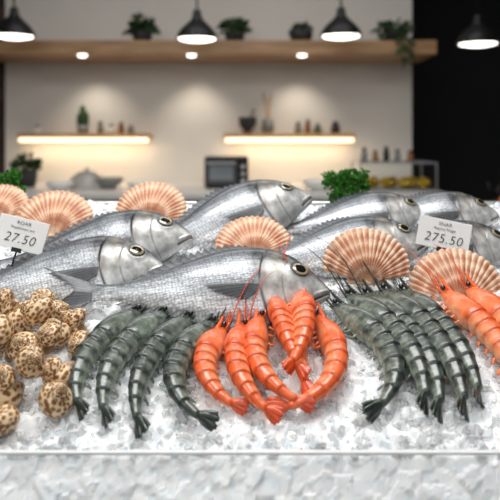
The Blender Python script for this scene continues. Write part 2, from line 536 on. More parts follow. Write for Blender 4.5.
# ------------------------------------------------------------------ scallops
def scallop_mesh(seed,bands):
    NU=320;NR=50;A=math.radians(76);ribs=23
    V=[];C=[];F=[]
    for i in range(NR+1):
        r=i/NR
        for k in range(NU+1):
            u=-1+2*k/NU
            th=u*A
            env=(1-.24*abs(u)**2.4)
            rib=math.cos(u*ribs*pi)
            rr=r*env*(1+.013*rib*ss(.6,1,r))
            x=rr*math.sin(th)*1.0; z=rr*math.cos(th)*.94
            dome=.20*(1-(r*.97)**2.2)*ss(-.1,.45,r)*(1-.45*abs(u)**2)+.02
            y=-dome-.0078*rib*ss(.05,.6,r)-.0018*math.sin(r*60)
            V.append((x*.5*1.08,y*.5,z*.5*1.12))
            cream=(.89,.67,.48);  tan=(.57,.20,.09); dk=(.33,.10,.045)
            f=ss(-.7,.7,rib)
            n1=noise.noise(Vector((u*9,r*4,seed+5)))
            n2=noise.noise(Vector((u*16,r*2,seed+15)))
            c=mixc(cream,tan,max(0,min(1,.16+.70*f+.42*n2)))
            bnd=.5+.5*math.sin(r*bands*2*pi+.8*math.sin(u*3+seed)+.6*noise.noise(Vector((u*6,r*5,seed))))
            c=mixc(c,(.90,.70,.51),.50*ss(.58,1,bnd))
            c=mixc(c,dk,.35*ss(.4,0,bnd))
            c=mixc(c,dk,.38*ss(.5,1,n1+.6)*f)
            c=mixc(c,(.89,.69,.50),.5*ss(.94,1.0,r))
            c=mixc(c,(.84,.52,.32),.5*(1-ss(.05,.3,r)))
            C.append(c)
    W=NU+1
    for i in range(NR):
        for k in range(NU):
            a=i*W+k; F.append((a,a+1,a+W+1,a+W))
    me=make_mesh("scallop_valve",V,F,M_scal,cols=C)
    V=[];C=[];F=[]
    for s in (-1,1):
        o=len(V)
        for i in range(7):
            for j in range(7):
                a=i/6;b=j/6
                x=s*(.0+.17*a); z=-.012+b*(.075+.02*a); y=-.01-.012*math.sin(b*9)*.4-.02*(1-a)
                V.append((x,y,z)); C.append(mixc((.70,.38,.22),(.82,.60,.42),.5+.5*math.sin(a*14)))
        for i in range(6):
            for j in range(6):
                q=o+i*7+j; F.append((q,q+1,q+8,q+7) if s<0 else (q,q+7,q+8,q+1))
    me2=make_mesh("scallop_ear",V,F,M_scal,cols=C)
    return me,me2
sm=[scallop_mesh(3,2.6),scallop_mesh(9,4.5)]
def place_scallop(x,y,z,w,lean,roll,yaw,kind,label):
    e=empty("scallop_shell",(x,y,z))
    e.matrix_world=Matrix.Translation((x,y,z))@Matrix.Rotation(math.radians(yaw),4,'Z')@Matrix.Rotation(-math.radians(lean),4,'X')@Matrix.Rotation(math.radians(roll),4,'Y')@Matrix.Diagonal((w,w,w,1))
    a=obj("shell_fan",sm[kind][0],e); b=obj("hinge_ear",sm[kind][1],e)
    for o in (a,b):
        md=o.modifiers.new("thick",'SOLIDIFY'); md.thickness=.009; md.offset=1
    tag(e,label,"seashell","scallop shells on the ice")
place_scallop(-.366,1.300,1.170,.178,32,-2,3,0,"ribbed peach scallop shell standing behind a price card")
place_scallop(-.194,1.345,1.188,.168,30,3,-4,0,"ribbed peach scallop shell behind the sea bream")
place_scallop(.007,1.215,1.142,.162,38,-2,0,0,"ribbed peach scallop shell leaning between two sea bream")
place_scallop(.184,1.110,1.122,.168,20,3,0,1,"peach scallop shell with cream bands fanned upright on ice")
place_scallop(.332,1.110,1.082,.184,25,-4,0,1,"peach scallop shell with cream bands behind cooked prawns")
place_scallop(-.485,1.33,1.195,.150,34,0,0,0,"ribbed peach scallop shell beside the price card")

# ------------------------------------------------------------------ prawns
def prawn(name,x,y,a0,a1,L,R,roll,cooked,label,group,lift=0.0,seed=0,pitch=0):
    rnd=random.Random(seed)
    mat=M_cook if cooked else M_raw
    sgn=1 if a1>=a0 else -1
    a0r,a1r=math.radians(a0),math.radians(a1)
    N=200
    pts=[Vector((0,0,0))];ths=[a0r]
    for i in range(N):
        s=(i+1)/N; th=a0r+(a1r-a0r)*s**2.1; ths.append(th)
        pts.append(pts[-1]+Vector((math.sin(th),-math.cos(th),0))*L/N)
    zc=R*.95+lift
    ro=math.radians(roll)
    def frame(s):
        i=max(0,min(N,int(round(s*N)))); th=ths[i]
        T=Vector((math.sin(th),-math.cos(th),0)); Nn=Vector((math.cos(th),math.sin(th),0))
        D=(-Nn*sgn)*math.cos(ro)+Vector((0,0,1))*math.sin(ro)
        Lt=T.cross(D)
        p=pts[i]+Vector((0,0,zc+.006*math.sin(pi*s)-.35*R*ss(.6,1,s)))
        if s<0: p=p+T*(s*L)
        return p,T,D,Lt
    if cooked:
        cA=(.84,.120,.022);cB=(.92,.29,.11);cC=(.58,.048,.010); cW=(.95,.50,.30)
    else:
        v=rnd.uniform(.8,1.2)
        cA=(.052*v,.070*v,.058*v);cB=(.22*v,.265*v,.215*v);cC=(.010,.015,.014); cW=(.40,.44,.35)
    RS=[-.05,-.03,.01,.08,.18,.29,.36,.5,.65,.78,.88]
    RR=[.05,.18,.38,.70,.98,1.06,.97,.93,.76,.54,.34]
    st=[]
    for i in range(30): st.append((-.05+.39*i/29,None))
    nseg=6; s0=.34; segw=[.085,.09,.095,.09,.08,.10]; q0=s0
    for k in range(nseg):
        for j in range(8):
            st.append((q0+segw[k]*(j/7*.985)+.0003,(k,j/7)))
        q0+=segw[k]
    V=[];C=[];F=[];n=28
    for (s,sg) in st:
        p,T,D,Lt=frame(s)
        r=spl(RS,RR,s)*R
        if sg: r*= (.955+.085*sg[1]**2)
        for k in range(n):
            a=2*pi*k/n; c=math.cos(a); q=math.sin(a)
            h=r*1.14 if c>0 else r*(1.0 if sg is None else .78)
            if sg and c<-.1: h*=1+.25*math.sin(pi*sg[1])
            V.append(p+D*c*h+Lt*q*r*.84)
            f=noise.noise(Vector((s*24,a*1.2,seed)))*.5+.5
            if sg:
                cc=mixc(cB,cA,.25+.65*ss(-.3,.9,c))
                cc=mixc(cc,cC,(.80 if not cooked else .35)*math.exp(-((sg[1]-.12)/.16)**2)*ss(-.9,.1,c))
                cc=mixc(cc,cW,(.30 if not cooked else .42)*math.exp(-((sg[1]-.60)/.20)**2)*ss(1.1,.1,c))
                if not cooked: cc=mixc(cc,cC,.35*(.5+.5*math.sin(sg[1]*26+k*.3)))
                cc=mixc(cc,cC,.5*ss(.5,.75,f)*(0 if cooked else 1))
            else:
                cc=mixc(cB,cA,.35+.55*ss(-.3,.8,c)+.25*(f-.5))
                cc=mixc(cc,cC,.8*ss(.50,.72,f)*(.5 if cooked else 1))
                cc=mixc(cc,cC,.7*math.exp(-((s-.33)/.010)**2))
                cc=mixc(cc,cW,.45*math.exp(-((s-.20)/.05)**2)*ss(.5,-.3,c))
            if c<-.5: cc=mixc(cc,cW,.5)
            C.append(cc)
    for i in range(len(st)-1):
        for k in range(n):
            a=i*n+k;b=i*n+(k+1)%n
            F.append((a,b,b+n,a+n))
    F.append(tuple(range(n))[::-1]);F.append(tuple((len(st)-1)*n+k for k in range(n)))
    e=empty(name)
    e.matrix_world=Matrix.Translation((x,y,ice_z(x,y)))@Matrix.Rotation(SA+math.radians(pitch),4,'X')
    obj("body",make_mesh("prawn_body",V,F,mat,cols=C),e)
    def part(nm,vf,col):
        v,f=vf
        cols=[col]*len(v)
        return obj(nm,make_mesh("prawn_"+nm,v,f,mat,cols=cols),e)
    p,T,D,Lt=frame(.87)
    T2=(T-D*.25).normalized()
    V=[];C=[];F=[]
    tl=L*.122
    for bi,ang in enumerate((-22,-10,0,10,22)):
        ar=math.radians(ang)
        d=(T2*math.cos(ar)+Lt*math.sin(ar)).normalized(); w=D.cross(d).normalized()
        ll=tl*(.85 if bi==2 else 1.0)*(1 if abs(ang)<15 else .92)
        ww=R*(.16 if bi==2 else .26)
        o=len(V)
        for i in range(9):
            f=i/8
            prof=math.sin(pi*min(1,.12+.80*f))**.7 if bi!=2 else (1-f*.85)
            for j in range(5):
                g=-1+j/2
                V.append(p+d*ll*f+w*ww*prof*g+D*(.0016*(1-g*g)+.0012*(abs(bi-2)==1)))
                cc=mixc(cA,cC,.3+.6*f)
                if abs(g)>.9: cc=mixc(cc,cB,.5)
                C.append(cc)
        for i in range(8):
            for j in range(4):
                q=o+i*5+j; F.append((q,q+1,q+6,q+5))
    tf=obj("tail_fan",make_mesh("prawn_tail",V,F,mat,cols=C),e)
    md=tf.modifiers.new("thick",'SOLIDIFY'); md.thickness=.0012
    p,T,D,Lt=frame(.06)
    pp=[];rr=[]
    for i in range(9):
        f=i/8
        pp.append(p+D*R*(.48+.50*f*f*.7+.1*f)-T*(f*.054)); rr.append(R*.22*(1-f)+.0003)
    v1=tube(pp,rr,8,up=Lt)
    teeth=[]
    for i in range(1,7):
        b=pp[i]; teeth.append(tube([b,b+D*.0040-T*.004],[.0013,.0002],5))
    part("rostrum",join([v1]+teeth),cC if not cooked else cA)
    for s in (-1,1):
        p,T,D,Lt=frame(.015)
        c=p+Lt*s*R*.50+D*R*.28-T*.004
        v,f=sphere_geo(c,.0042,12,8)
        obj("eye",make_mesh("prawn_eye",v,f,M_eye,cols=[(.004,.004,.004)]*len(v)),e)
    for s in (-1,1):
        p,T,D,Lt=frame(0)
        q=[];rr=[]; al=rnd.uniform(.07,.12); sw=rnd.uniform(-.5,1.2); hz=rnd.uniform(.015,.04)
        for i in range(13):
            f=i/12
            q.append(p-T*al*f+Lt*s*(.004+.03*f*sw+.02*f*f)+Vector((0,0,hz*math.sin(f*2.4)))+(-D)*.004)
            rr.append(.0012*(1-.75*f))
        part("antenna",tube(q,rr,6),mixc(cA,cC,.4))
    for s in (-1,1):
        p,T,D,Lt=frame(0)
        q=[p+D*.001+Lt*s*.002, p-T*.02+D*.006+Lt*s*.006, p-T*.045+D*.014+Lt*s*.016]
        part("antennule",tube(q,[.0012,.0009,.0004],6),mixc(cA,cC,.3))
    for s in (-1,1):
        p,T,D,Lt=frame(.0)
        q=[p+Lt*s*R*.2-D*R*.1,p+Lt*s*R*.38-T*.012,p+Lt*s*R*.35-T*.028]
        part("antenna_scale",tube(q,[R*.18,R*.20,R*.03],8,flat=.4,up=D),mixc(cA,cB,.5))
    for i in range(5):
        for sd in (-1,1):
            if sd==-1 and i%2: continue
            s=.08+.05*i
            p,T,D,Lt=frame(s)
            b=p-D*R*.75+Lt*sd*R*.35
            k1=b-D*.010+T*.004*rnd.uniform(-1,1)+Lt*sd*.003
            k2=k1-D*.006-T*.018+Vector((0,0,-.002))
            k3=k2-T*.024-D*.001
            for kk in (k1,k2,k3): kk.z=max(kk.z,.003)
            part("walking_leg",tube([b,k1,k2,k3],[.0022,.0019,.0014,.0004],6),mixc(cA,cB,.8))
    for i in range(5):
        s=.38+.085*i
        p,T,D,Lt=frame(s)
        b=p-D*R*.6
        q=[b,b-D*.005+T*.002,b-D*.009+T*.005,b-D*.011+T*.008]
        for kk in q: kk.z=max(kk.z,.002)
        part("swimmeret",tube(q,[.0022,.0034,.0028,.0005],8,flat=.35,up=Lt),mixc(cA,cB,.5))
    tag(e,label,"prawn",group)
    return e
g1="raw tiger prawns beside the sea snails"
rawl="raw grey-green tiger prawn with banded shell curled on ice"
ckl="cooked bright orange prawn curled on crushed ice"
R0=.0165
for i,(x,y,a0,a1,L) in enumerate([(-.166,1.045,-30,40,.236),(-.127,1.040,-28,30,.242),(-.089,1.030,-26,30,.246),(-.053,1.015,-30,84,.236)]):
    prawn("tiger_prawn",x,y,a0,a1,L,R0*(1+.04*(i%2)),34+6*(i%3),False,rawl,g1,seed=i+1)
g2="cooked orange prawns piled on the ice"
for i,(x,y,a0,a1,L,lf,ro) in enumerate([(-.038,1.000,-20,88,.188,0,36),(-.010,1.0,-8,66,.200,.004,46),(.016,1.020,-10,86,.216,.006,38),(.038,1.052,6,20,.178,.016,52),(.058,1.035,2,10,.175,.006,60),(.074,1.060,2,-34,.185,.021,44),(.098,1.030,15,-112,.250,0,38)]):
    prawn("cooked_prawn",x,y,a0,a1,L,R0*(1.02+.05*(i%2)),ro,True,ckl,g2,lift=lf,seed=i+20)
g3="raw tiger prawns beside the scallop shells"
for i,(x,y,a0,a1,L) in enumerate([(.128,1.055,33,-68,.262),(.151,1.075,28,-20,.264),(.178,1.085,24,-22,.280),(.207,1.090,21,-14,.284),(.236,1.095,19,-8,.262)]):
    prawn("tiger_prawn",x,y,a0,a1,L,R0*1.14,38,False,rawl,g3,seed=i+40,lift=.004*(i%2))
g4="cooked orange prawns beside the scallop shell"
for i,(x,y,a0,a1,L) in enumerate([(.298,1.085,18,-14,.250),(.340,1.095,14,-8,.255)]):
    prawn("cooked_prawn",x,y,a0,a1,L,R0*1.12,40,True,"cooked orange prawn lying straight in front of a scallop shell",g4,seed=i+60,lift=.004)

# ------------------------------------------------------------------ sea snails
def snail_material():
    m,nt,b=newmat("spotted_snail_shell")
    L=nt.links.new
    tc=nt.nodes.new('ShaderNodeTexCoord')
    a=nt.nodes.new('ShaderNodeAttribute'); a.attribute_name='Col'
    vo=nt.nodes.new('ShaderNodeTexVoronoi'); vo.voronoi_dimensions='2D'; vo.inputs['Scale'].default_value=1.0; vo.inputs['Randomness'].default_value=.65
    L(tc.outputs['UV'],vo.inputs['Vector'])
    n=nt.nodes.new('ShaderNodeTexNoise'); n.inputs['Scale'].default_value=110; n.inputs['Detail'].default_value=3
    L(tc.outputs['Object'],n.inputs['Vector'])
    mr=nt.nodes.new('ShaderNodeMapRange'); mr.inputs['From Min'].default_value=.35; mr.inputs['From Max'].default_value=.65
    mr.inputs['To Min'].default_value=-.18; mr.inputs['To Max'].default_value=.18
    L(n.outputs['Fac'],mr.inputs['Value'])
    ad=nt.nodes.new('ShaderNodeMath'); ad.operation='ADD'
    L(vo.outputs['Distance'],ad.inputs[0]); L(mr.outputs['Result'],ad.inputs[1])
    r=nt.nodes.new('ShaderNodeValToRGB')
    e=r.color_ramp.elements
    e[0].position=.24; e[0].color=(.22,.095,.035,1)
    e[1].position=.52; e[1].color=(.84,.69,.48,1)
    x=e.new(.40); x.color=(.50,.31,.14,1)
    L(ad.outputs[0],r.inputs['Fac'])
    m2=nt.nodes.new('ShaderNodeMix'); m2.data_type='RGBA'; m2.blend_type='MULTIPLY'; m2.inputs['Factor'].default_value=1
    L(r.outputs['Color'],m2.inputs['A']); L(a.outputs['Color'],m2.inputs['B'])
    L(m2.outputs['Result'],b.inputs['Base Color'])
    bp=nt.nodes.new('ShaderNodeBump'); bp.inputs['Strength'].default_value=.12; bp.inputs['Distance'].default_value=.001
    L(n.outputs['Fac'],bp.inputs['Height']); L(bp.outputs['Normal'],b.inputs['Normal'])
    setp(b,Roughness=.34)
    return m
M_snail=snail_material()
M_ap=simple("snail_aperture",(.42,.27,.15),.4,noise_amt=.3,scale=80)
def snail_meshes():
    turns=5.0;N=int(turns*44);n=54;k=.60/(2*pi)
    V=[];F=[];C=[];U=[]
    fm=turns*2*pi
    rg=[]
    for i in range(N+1):
        ph_=fm*i/N; g=math.exp(-k*(fm-ph_))
        g2=g*(1-.35*ss(fm-1.2,fm,ph_))   # lip tucks in so the opening stays small
        c=Vector((.44*g*math.cos(ph_),.44*g*math.sin(ph_),1.05-1.35*g))
        rad=Vector((math.cos(ph_),math.sin(ph_),0))
        for j in range(n+1):
            a=2*pi*j/n
            rr=.56*g2*(1+.012*math.cos(a*9))
            V.append(c+rad*rr*math.cos(a)+Vector((0,0,1))*rr*1.12*math.sin(a))
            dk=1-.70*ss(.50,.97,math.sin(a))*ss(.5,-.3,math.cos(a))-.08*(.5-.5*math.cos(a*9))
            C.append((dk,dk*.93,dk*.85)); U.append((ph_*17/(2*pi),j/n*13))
        rg.append((c,rad,g2))
    for i in range(N):
        for j in range(n):
            a=i*(n+1)+j
            F.append((a,a+1,a+n+2,a+n+1))
    c,rad,g=rg[-1]
    tang=Vector((-rad.y,rad.x,0))
    V2=[];F2=[];n=32
    for r_,d_ in ((1.0,0),(1.06,.04),(.88,.03),(.74,-.08),(.3,-.14),(.01,-.15)):
        for j in range(n):
            a=2*pi*j/n
            V2.append(c+rad*.56*g*r_*math.cos(a)+Vector((0,0,1))*.56*g*1.12*r_*math.sin(a)+tang*d_)
    for i in range(5):
        for j in range(n):
            a=i*n+j;b=i*n+(j+1)%n
            F2.append((a,b,b+n,a+n))
    S=.0320
    V=[v*S for v in V];V2=[v*S for v in V2]
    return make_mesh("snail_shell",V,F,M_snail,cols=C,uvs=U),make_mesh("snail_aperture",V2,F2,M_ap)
ms,ma=snail_meshes()
rs=random.Random(5)
snails=[(-.312,1.060,.85,.002),(-.329,1.005,1.0,0),(-.248,1.008,.92,0),(-.372,1.050,.92,.0),(-.303,.935,1.02,.004),(-.276,.978,.90,.004),(-.230,.958,.85,0),(-.248,.902,.92,0),
 (-.310,.868,1.12,.002),(-.240,.850,.98,0),(-.355,.955,1.0,0),(-.285,1.036,.80,0),(-.365,.895,1.0,0),(-.39,1.0,.95,.0),(-.350,.830,1.0,0),(-.290,.815,.90,-.002),
 (-.300,.985,.88,.030),(-.335,.925,.95,.034),(-.266,.930,.80,.030),(-.352,1.020,.85,.026),(-.276,.880,.85,.032)]
for (x,y,s,dz) in snails:
    e=empty("sea_snail")
    az=rs.uniform(-70,70); tl=rs.uniform(35,75)
    e.matrix_world=(Matrix.Translation((x,y,ice_z(x,y)+.022*s+dz))@Matrix.Rotation(math.radians(az),4,'Z')@Matrix.Rotation(math.radians(tl),4,'X')@Matrix.Rotation(rs.uniform(0,6.28),4,'Z')@Matrix.Diagonal((s,s,s,1)))
    obj("shell",ms,e);obj("aperture",ma,e)
    tag(e,"cream sea snail with brown mottled spiral shell on ice","sea snail","spotted sea snails piled on the ice")

# ------------------------------------------------------------------ price cards
def text_mesh(s,size,shear=0):
    cu=bpy.data.curves.new("t",'FONT'); cu.body=s; cu.size=size; cu.align_x='CENTER'; cu.align_y='CENTER'; cu.extrude=.0002
    cu.offset=-size*.014; cu.shear=shear; cu.space_character=1.08
    o=bpy.data.objects.new("t",cu); link(o)
    dg=bpy.context.evaluated_depsgraph_get(); me=bpy.data.meshes.new_from_object(o.evaluated_get(dg))
    bpy.data.objects.remove(o); me.materials.clear(); me.materials.append(M_ink)
    return me
def price(x,y,z,roll,yaw,w,h,head,sub,val,label):
    e=empty("price_card")
    e.matrix_world=Matrix.Translation((x,y,z))@Matrix.Rotation(math.radians(yaw),4,'Z')@Matrix.Rotation(math.radians(-14),4,'X')@Matrix.Rotation(math.radians(roll),4,'Y')
    box("card",-w/2,w/2,-.0012,.0012,-h/2,h/2,M_card,e,bevel=.0008)
    v,f=tube([(0,.003,0),(0,.003,-h/2),(.0,.006,-h/2-.05)],[.0014]*3,8)
    obj("pick",make_mesh("pick",v,f,M_black),e)
    v,f=box_geo(-.008,.008,-.0035,.004,-h/2-.004,-h/2+.003)
    obj("clip",make_mesh("clip",v,f,M_black,smooth=False),e)
    for s,size,zz,sh in ((head,.0085,h*.33,0),(sub,.0062,h*.17,0),(val,.0215,-h*.16,.15)):
        t=obj("lettering",text_mesh(s,size,sh),e); t.rotation_euler=(pi/2,0,0); t.location=(0,-.0016,zz)
    tag(e,label,"price tag","price cards on the ice")
price(-.379,1.16,1.194,15,10,.082,.053,"ROAR","Pitadionoe ara","27.50","tilted white price card reading 27.50 before a scallop shell")
price(.324,1.17,1.192,11,-8,.086,.050,"SNAR","Rostra Nogo","275.50","white price card reading 275.50 beside a sea bream")

# ------------------------------------------------------------------ foliage
def leaf_cluster(n,cx,cy,cz,rx,ry,rz,size,seed,droop=0,frill=False):
    rnd=random.Random(seed);V=[];F=[]
    for i in range(n):
        d=Vector((rnd.gauss(0,1),rnd.gauss(0,1),abs(rnd.gauss(0,1)) if not droop else rnd.gauss(0,1))).normalized()
        q=rnd.random()**.5
        p=Vector((cx+d.x*rx*q,cy+d.y*ry*q,cz+d.z*rz*q))
        dr=(d+Vector((rnd.gauss(0,.4),rnd.gauss(0,.4),rnd.gauss(0,.4)+.2-droop))).normalized()
        up=Vector((rnd.gauss(0,1),rnd.gauss(0,1),rnd.gauss(0,1))).normalized()
        w=dr.cross(up).normalized(); nn=w.cross(dr)
        s=size*rnd.uniform(.6,1.2); o=len(V)
        if frill:
            m=9
            V.append(p)
            for k in range(m):
                a=-1.9+3.8*k/(m-1); rr=s*(1 if k%2 else .62)
                V.append(p+dr*rr*math.cos(a)*1+w*rr*math.sin(a)+nn*s*.35*(1 if k%2 else -1))
            for k in range(m-1): F.append((o,o+1+k,o+2+k))
        else:
            m=5
            for k in range(m+1):
                f=k/m; ww=s*.32*math.sin(pi*min(1,.08+f*.92))
                c=p+dr*s*f*1.3-Vector((0,0,1))*s*.35*f*f
                V.extend([c-w*ww+nn*ww*.3,c,c+w*ww+nn*ww*.3])
            for k in range(m):
                for j in range(2):
                    a=o+k*3+j; F.append((a,a+1,a+4,a+3))
    return V,F
def parsley(x,y,z,s,seed,label,nh=16):
    e=empty("curly_parsley",(x,y,z))
    rnd=random.Random(seed);st=[]
    heads=[]
    for i in range(nh):
        a=rnd.random()*6.28;r=rnd.random()**.5*.038*s
        tip=Vector((r*math.cos(a),r*math.sin(a)*.7,s*(.026+.050*rnd.random())))
        st.append(tube([(0,0,-.02),tip*.5+Vector((0,0,.004)),tip],[.0016,.0013,.001],6)); heads.append(tip)
    v,f=join(st); obj("stems",make_mesh("stems",v,f,M_stem),e)
    v,f=join([leaf_cluster(40,h.x,h.y,h.z,.015*s,.015*s,.014*s,.0062*s,seed*50+i,droop=.3,frill=True) for i,h in enumerate(heads)])
    obj("leaves",make_mesh("leaves",v,f,M_parsley,smooth=False),e)
    tag(e,label,"parsley","parsley sprigs behind the fish")
parsley(.193,1.415,1.206,1.0,3,"bunch of bright green curly parsley behind the fish",24)
parsley(-.505,1.42,1.210,.95,5,"bunch of green curly parsley at the rear of the ice")

# ------------------------------------------------------------------ background : canopy + lamps
can=empty("wooden_canopy_shelf",(-.18,4.2,1.84))
def pbox(par,name,x0,x1,y0,y1,z0,z1,mat,bevel=0):
    o=box(name,x0,x1,y0,y1,z0,z1,mat,bevel=bevel); o.parent=par
    o.matrix_parent_inverse=Matrix.Translation(-Vector(par.location)); return o
pbox(can,"shelf_board",-1.9,1.069,4.0,4.448,1.841,1.921,M_wood,.004)
for x in (-.965,-.336,.30):
    v,f=lathe([(.0001,0),(.018,0),(.024,.004),(.026,.012)],24,x,4.03,1.829)
    o=obj("downlight",make_mesh("downlight",v,f,M_bulb),can); o.matrix_parent_inverse=Matrix.Translation(-Vector(can.location))
    o["label"]="small recessed warm downlight"
tag(can,"long brown wooden shelf with recessed downlights on the white wall","shelf")
def spot(x,y,z,e,size,tx,ty,tz,col=(1,.87,.71)):
    l=bpy.data.lights.new("spot",'SPOT'); l.energy=e; l.color=col; l.spot_size=math.radians(size); l.spot_blend=.9; l.shadow_soft_size=.03
    o=bpy.data.objects.new("downlight_lamp",l); link(o); o.location=(x,y,z)
    d=Vector((tx-x,ty-y,tz-z)); o.rotation_euler=d.to_track_quat('-Z','Y').to_euler()
for x in (-.965,-.336,.30): spot(x,4.22,1.815,5.0,98,x,4.42,1.2)

def pendant(x,y,z,s=1.0):
    e=empty("pendant_lamp",(x,y,z))
    prof=[(.111,0),(.110,.006),(.100,.035),(.078,.062),(.050,.088),(.030,.108),(.024,.125),(.022,.150),(.012,.158),(.004,.162)]
    inn=[(.003,.10),(.045,.085),(.074,.055),(.098,.03),(.108,.003),(.111,0)]
    v,f=lathe([(a*s,b*s) for a,b in inn+prof],40)
    obj("lamp_shade",make_mesh("lamp_shade",v,f,M_black),e)
    v,f=lathe([(.0001,-.010),(.06,-.008),(.094,0),(.100,.010),(.085,.028),(.0001,.03)],32)
    obj("bulb",make_mesh("bulb",v,f,M_bulb),e)
    v,f=tube([(0,0,.155),(0,0,3.0-z)],[.005,.005],8)
    obj("cord",make_mesh("cord",v,f,M_black),e)
    tag(e,"black metal dome pendant lamp with glowing white diffuser","pendant lamp","black pendant lamps over the kitchen")
for x,z in ((-1.247,1.895),(-.280,1.881),(.481,1.895),(1.205,1.855)): pendant(x,3.7,z)

def pot_plant(name,x,y,z,pr,ph_,mat,leafargs,label,mleaf=M_leaf,group=None,extra=None):
    e=empty(name,(x,y,z))
    v,f=lathe([(.0001,0),(pr*.75,0),(pr*.95,ph_*.5),(pr,ph_),(pr*.88,ph_),(pr*.85,ph_*.85),(.0001,ph_*.83)],28)
    obj("pot",make_mesh("pot",v,f,mat),e)
    parts=[leaf_cluster(*a) for a in leafargs]
    v,f=join(parts); obj("foliage",make_mesh("foliage",v,f,mleaf),e)
    tag(e,label,"potted plant",group)
M_pot=simple("dark_pot",(.03,.03,.032),.6)
pot_plant("potted_plant",-.634,4.12,1.921,.060,.07,M_pot,[(130,0,0,.07,.07,.07,.085,.045,1)],"bushy green plant in dark pot on the wooden shelf",group="plants on the wooden shelf")
pot_plant("potted_plant",-.09,4.12,1.921,.060,.065,M_pot,[(110,0,0,.065,.07,.07,.07,.042,2)],"leafy green plant in dark pot on the wooden shelf",group="plants on the wooden shelf")
pot_plant("potted_plant",.30,4.12,1.921,.070,.075,M_pot,[(70,0,0,.07,.055,.055,.04,.03,3)],"low succulent in round dark pot on the wooden shelf",group="plants on the wooden shelf")
pot_plant("trailing_plant",.84,4.08,1.921,.065,.07,M_pot,[(110,0,0,.07,.09,.08,.06,.045,4,.4),(40,.04,-.10,-.02,.05,.025,.07,.035,5,1.0),(10,.05,-.10,-.10,.03,.02,.05,.03,6,1.2)],"trailing green plant hanging over the wooden shelf edge",group="plants on the wooden shelf")

def wall_shelf(x0,x1,label):
    e=empty("lit_wall_shelf",((x0+x1)/2,4.4,1.345))
    pbox(e,"board",x0,x1,4.28,4.448,1.364,1.392,M_wood2,.003)
    pbox(e,"led_strip",x0+.01,x1-.01,4.283,4.30,1.336,1.364,M_led)
    tag(e,label,"shelf","lit shelves on the white wall")
    l=bpy.data.lights.new("led",'AREA'); l.shape='RECTANGLE'; l.size=x1-x0-.04; l.size_y=.03; l.energy=1.1; l.color=(1,.78,.52)
    o=bpy.data.objects.new("shelf_led_light",l); link(o); o.location=((x0+x1)/2,4.36,1.333); o.rotation_euler=(math.radians(12),0,0)
wall_shelf(-1.425,-.614,"short pale wood shelf with warm light strip and small jars")
wall_shelf(-.16,.645,"short pale wood shelf with warm light strip and utensils")
def jar(x,z,r,h,mat,lid,label,y=4.35):
    e=empty("jar",(x,y,z))
    v,f=lathe([(.0001,0),(r,0),(r,h*.62),(r*.7,h*.74),(r*.6,h*.80)],20); obj("body",make_mesh("body",v,f,mat),e)
    v,f=lathe([(r*.66,h*.78),(r*.66,h),(.0001,h)],20); obj("lid",make_mesh("lid",v,f,lid),e)
    tag(e,label,"jar","small jars on the wall shelves")
M_amber=simple("amber_glass",(.25,.10,.03),.2,coat=.5); M_green=simple("green_glaze",(.06,.12,.07),.3); M_grey=simple("grey_ceramic",(.22,.22,.21),.4)
for x,r,h,m in ((-.93,.020,.075,M_grey),(-.86,.024,.055,M_white),(-.80,.018,.07,M_amber),(-.74,.022,.05,M_grey),(-1.32,.02,.05,M_white)):
    jar(x,1.392,r,h,m,M_black,"small jar with dark lid on lit shelf")
for x,r,h,m in ((.30,.022,.07,M_grey),(.36,.020,.085,M_amber),(.42,.024,.06,M_green),(.53,.028,.075,M_pot)):
    jar(x,1.392,r,h,m,M_black,"small jar with dark lid on lit shelf")
e=empty("cactus",(-1.04,4.35,1.392))
v,f=lathe([(.0001,0),(.030,0),(.038,.05),(.032,.05),(.0001,.046)],24); obj("pot",make_mesh("pot",v,f,M_grey),e)
parts=[]
for bx,bh,r in ((0,.13,.020),(-.022,.08,.013),(.024,.09,.014)):
    vv,ff=lathe([(r*.7,0),(r,bh*.3),(r*1.02,bh*.6),(r*.8,bh*.9),(r*.3,bh),(.0001,bh*1.01)],32,0,0,.045)
    vv=[(bx+a*(1+.14*math.cos(8*math.atan2(b,a))),b*(1+.14*math.cos(8*math.atan2(b,a))),c) for a,b,c in vv]
    parts.append((vv,ff))
v,f=join(parts);obj("stems",make_mesh("stems",v,f,M_leaf),e)
tag(e,"small green cactus in grey pot on lit shelf","cactus")
e=empty("stone_bowl",(-.015,4.35,1.392))
v,f=lathe([(.0001,0),(.030,0),(.026,.02),(.05,.05),(.058,.10),(.050,.10),(.04,.05),(.0001,.03)],28); obj("bowl",make_mesh("bowl",v,f,M_pot),e)
v,f=tube([(0,0,.04),(.03,0,.12),(.04,0,.15)],[.009,.007,.011],10); obj("pestle",make_mesh("pestle",v,f,M_grey),e)
tag(e,"dark stone mortar with pestle on lit shelf","mortar")
e=empty("utensil_holder",(.11,4.35,1.392))
v,f=lathe([(.0001,0),(.036,0),(.038,.09),(.033,.09),(.031,.01),(.0001,.008)],24); obj("cup",make_mesh("cup",v,f,M_grey),e)
tag(e,"grey cup holding wooden utensils on lit shelf","utensil holder")
for i,(dx,h) in enumerate(((-.03,.25),(.0,.22),(.025,.24))):
    s=empty("wooden_spoon",(.11,4.35,1.402))
    v,f=join([tube([(-dx*.3,0,0),(dx*.7,0,h*.75)],[.004,.004],8),tube([(dx*.68,0,h*.72),(dx*.8,0,h*.82),(dx*.9,0,h*.93),(dx*.95,0,h)],[.005,.014,.015,.004],10,flat=.4)])
    obj("spoon",make_mesh("spoon",v,f,M_wood2),s); tag(s,"wooden spoon standing in a grey cup","spoon","wooden spoons in the cup")

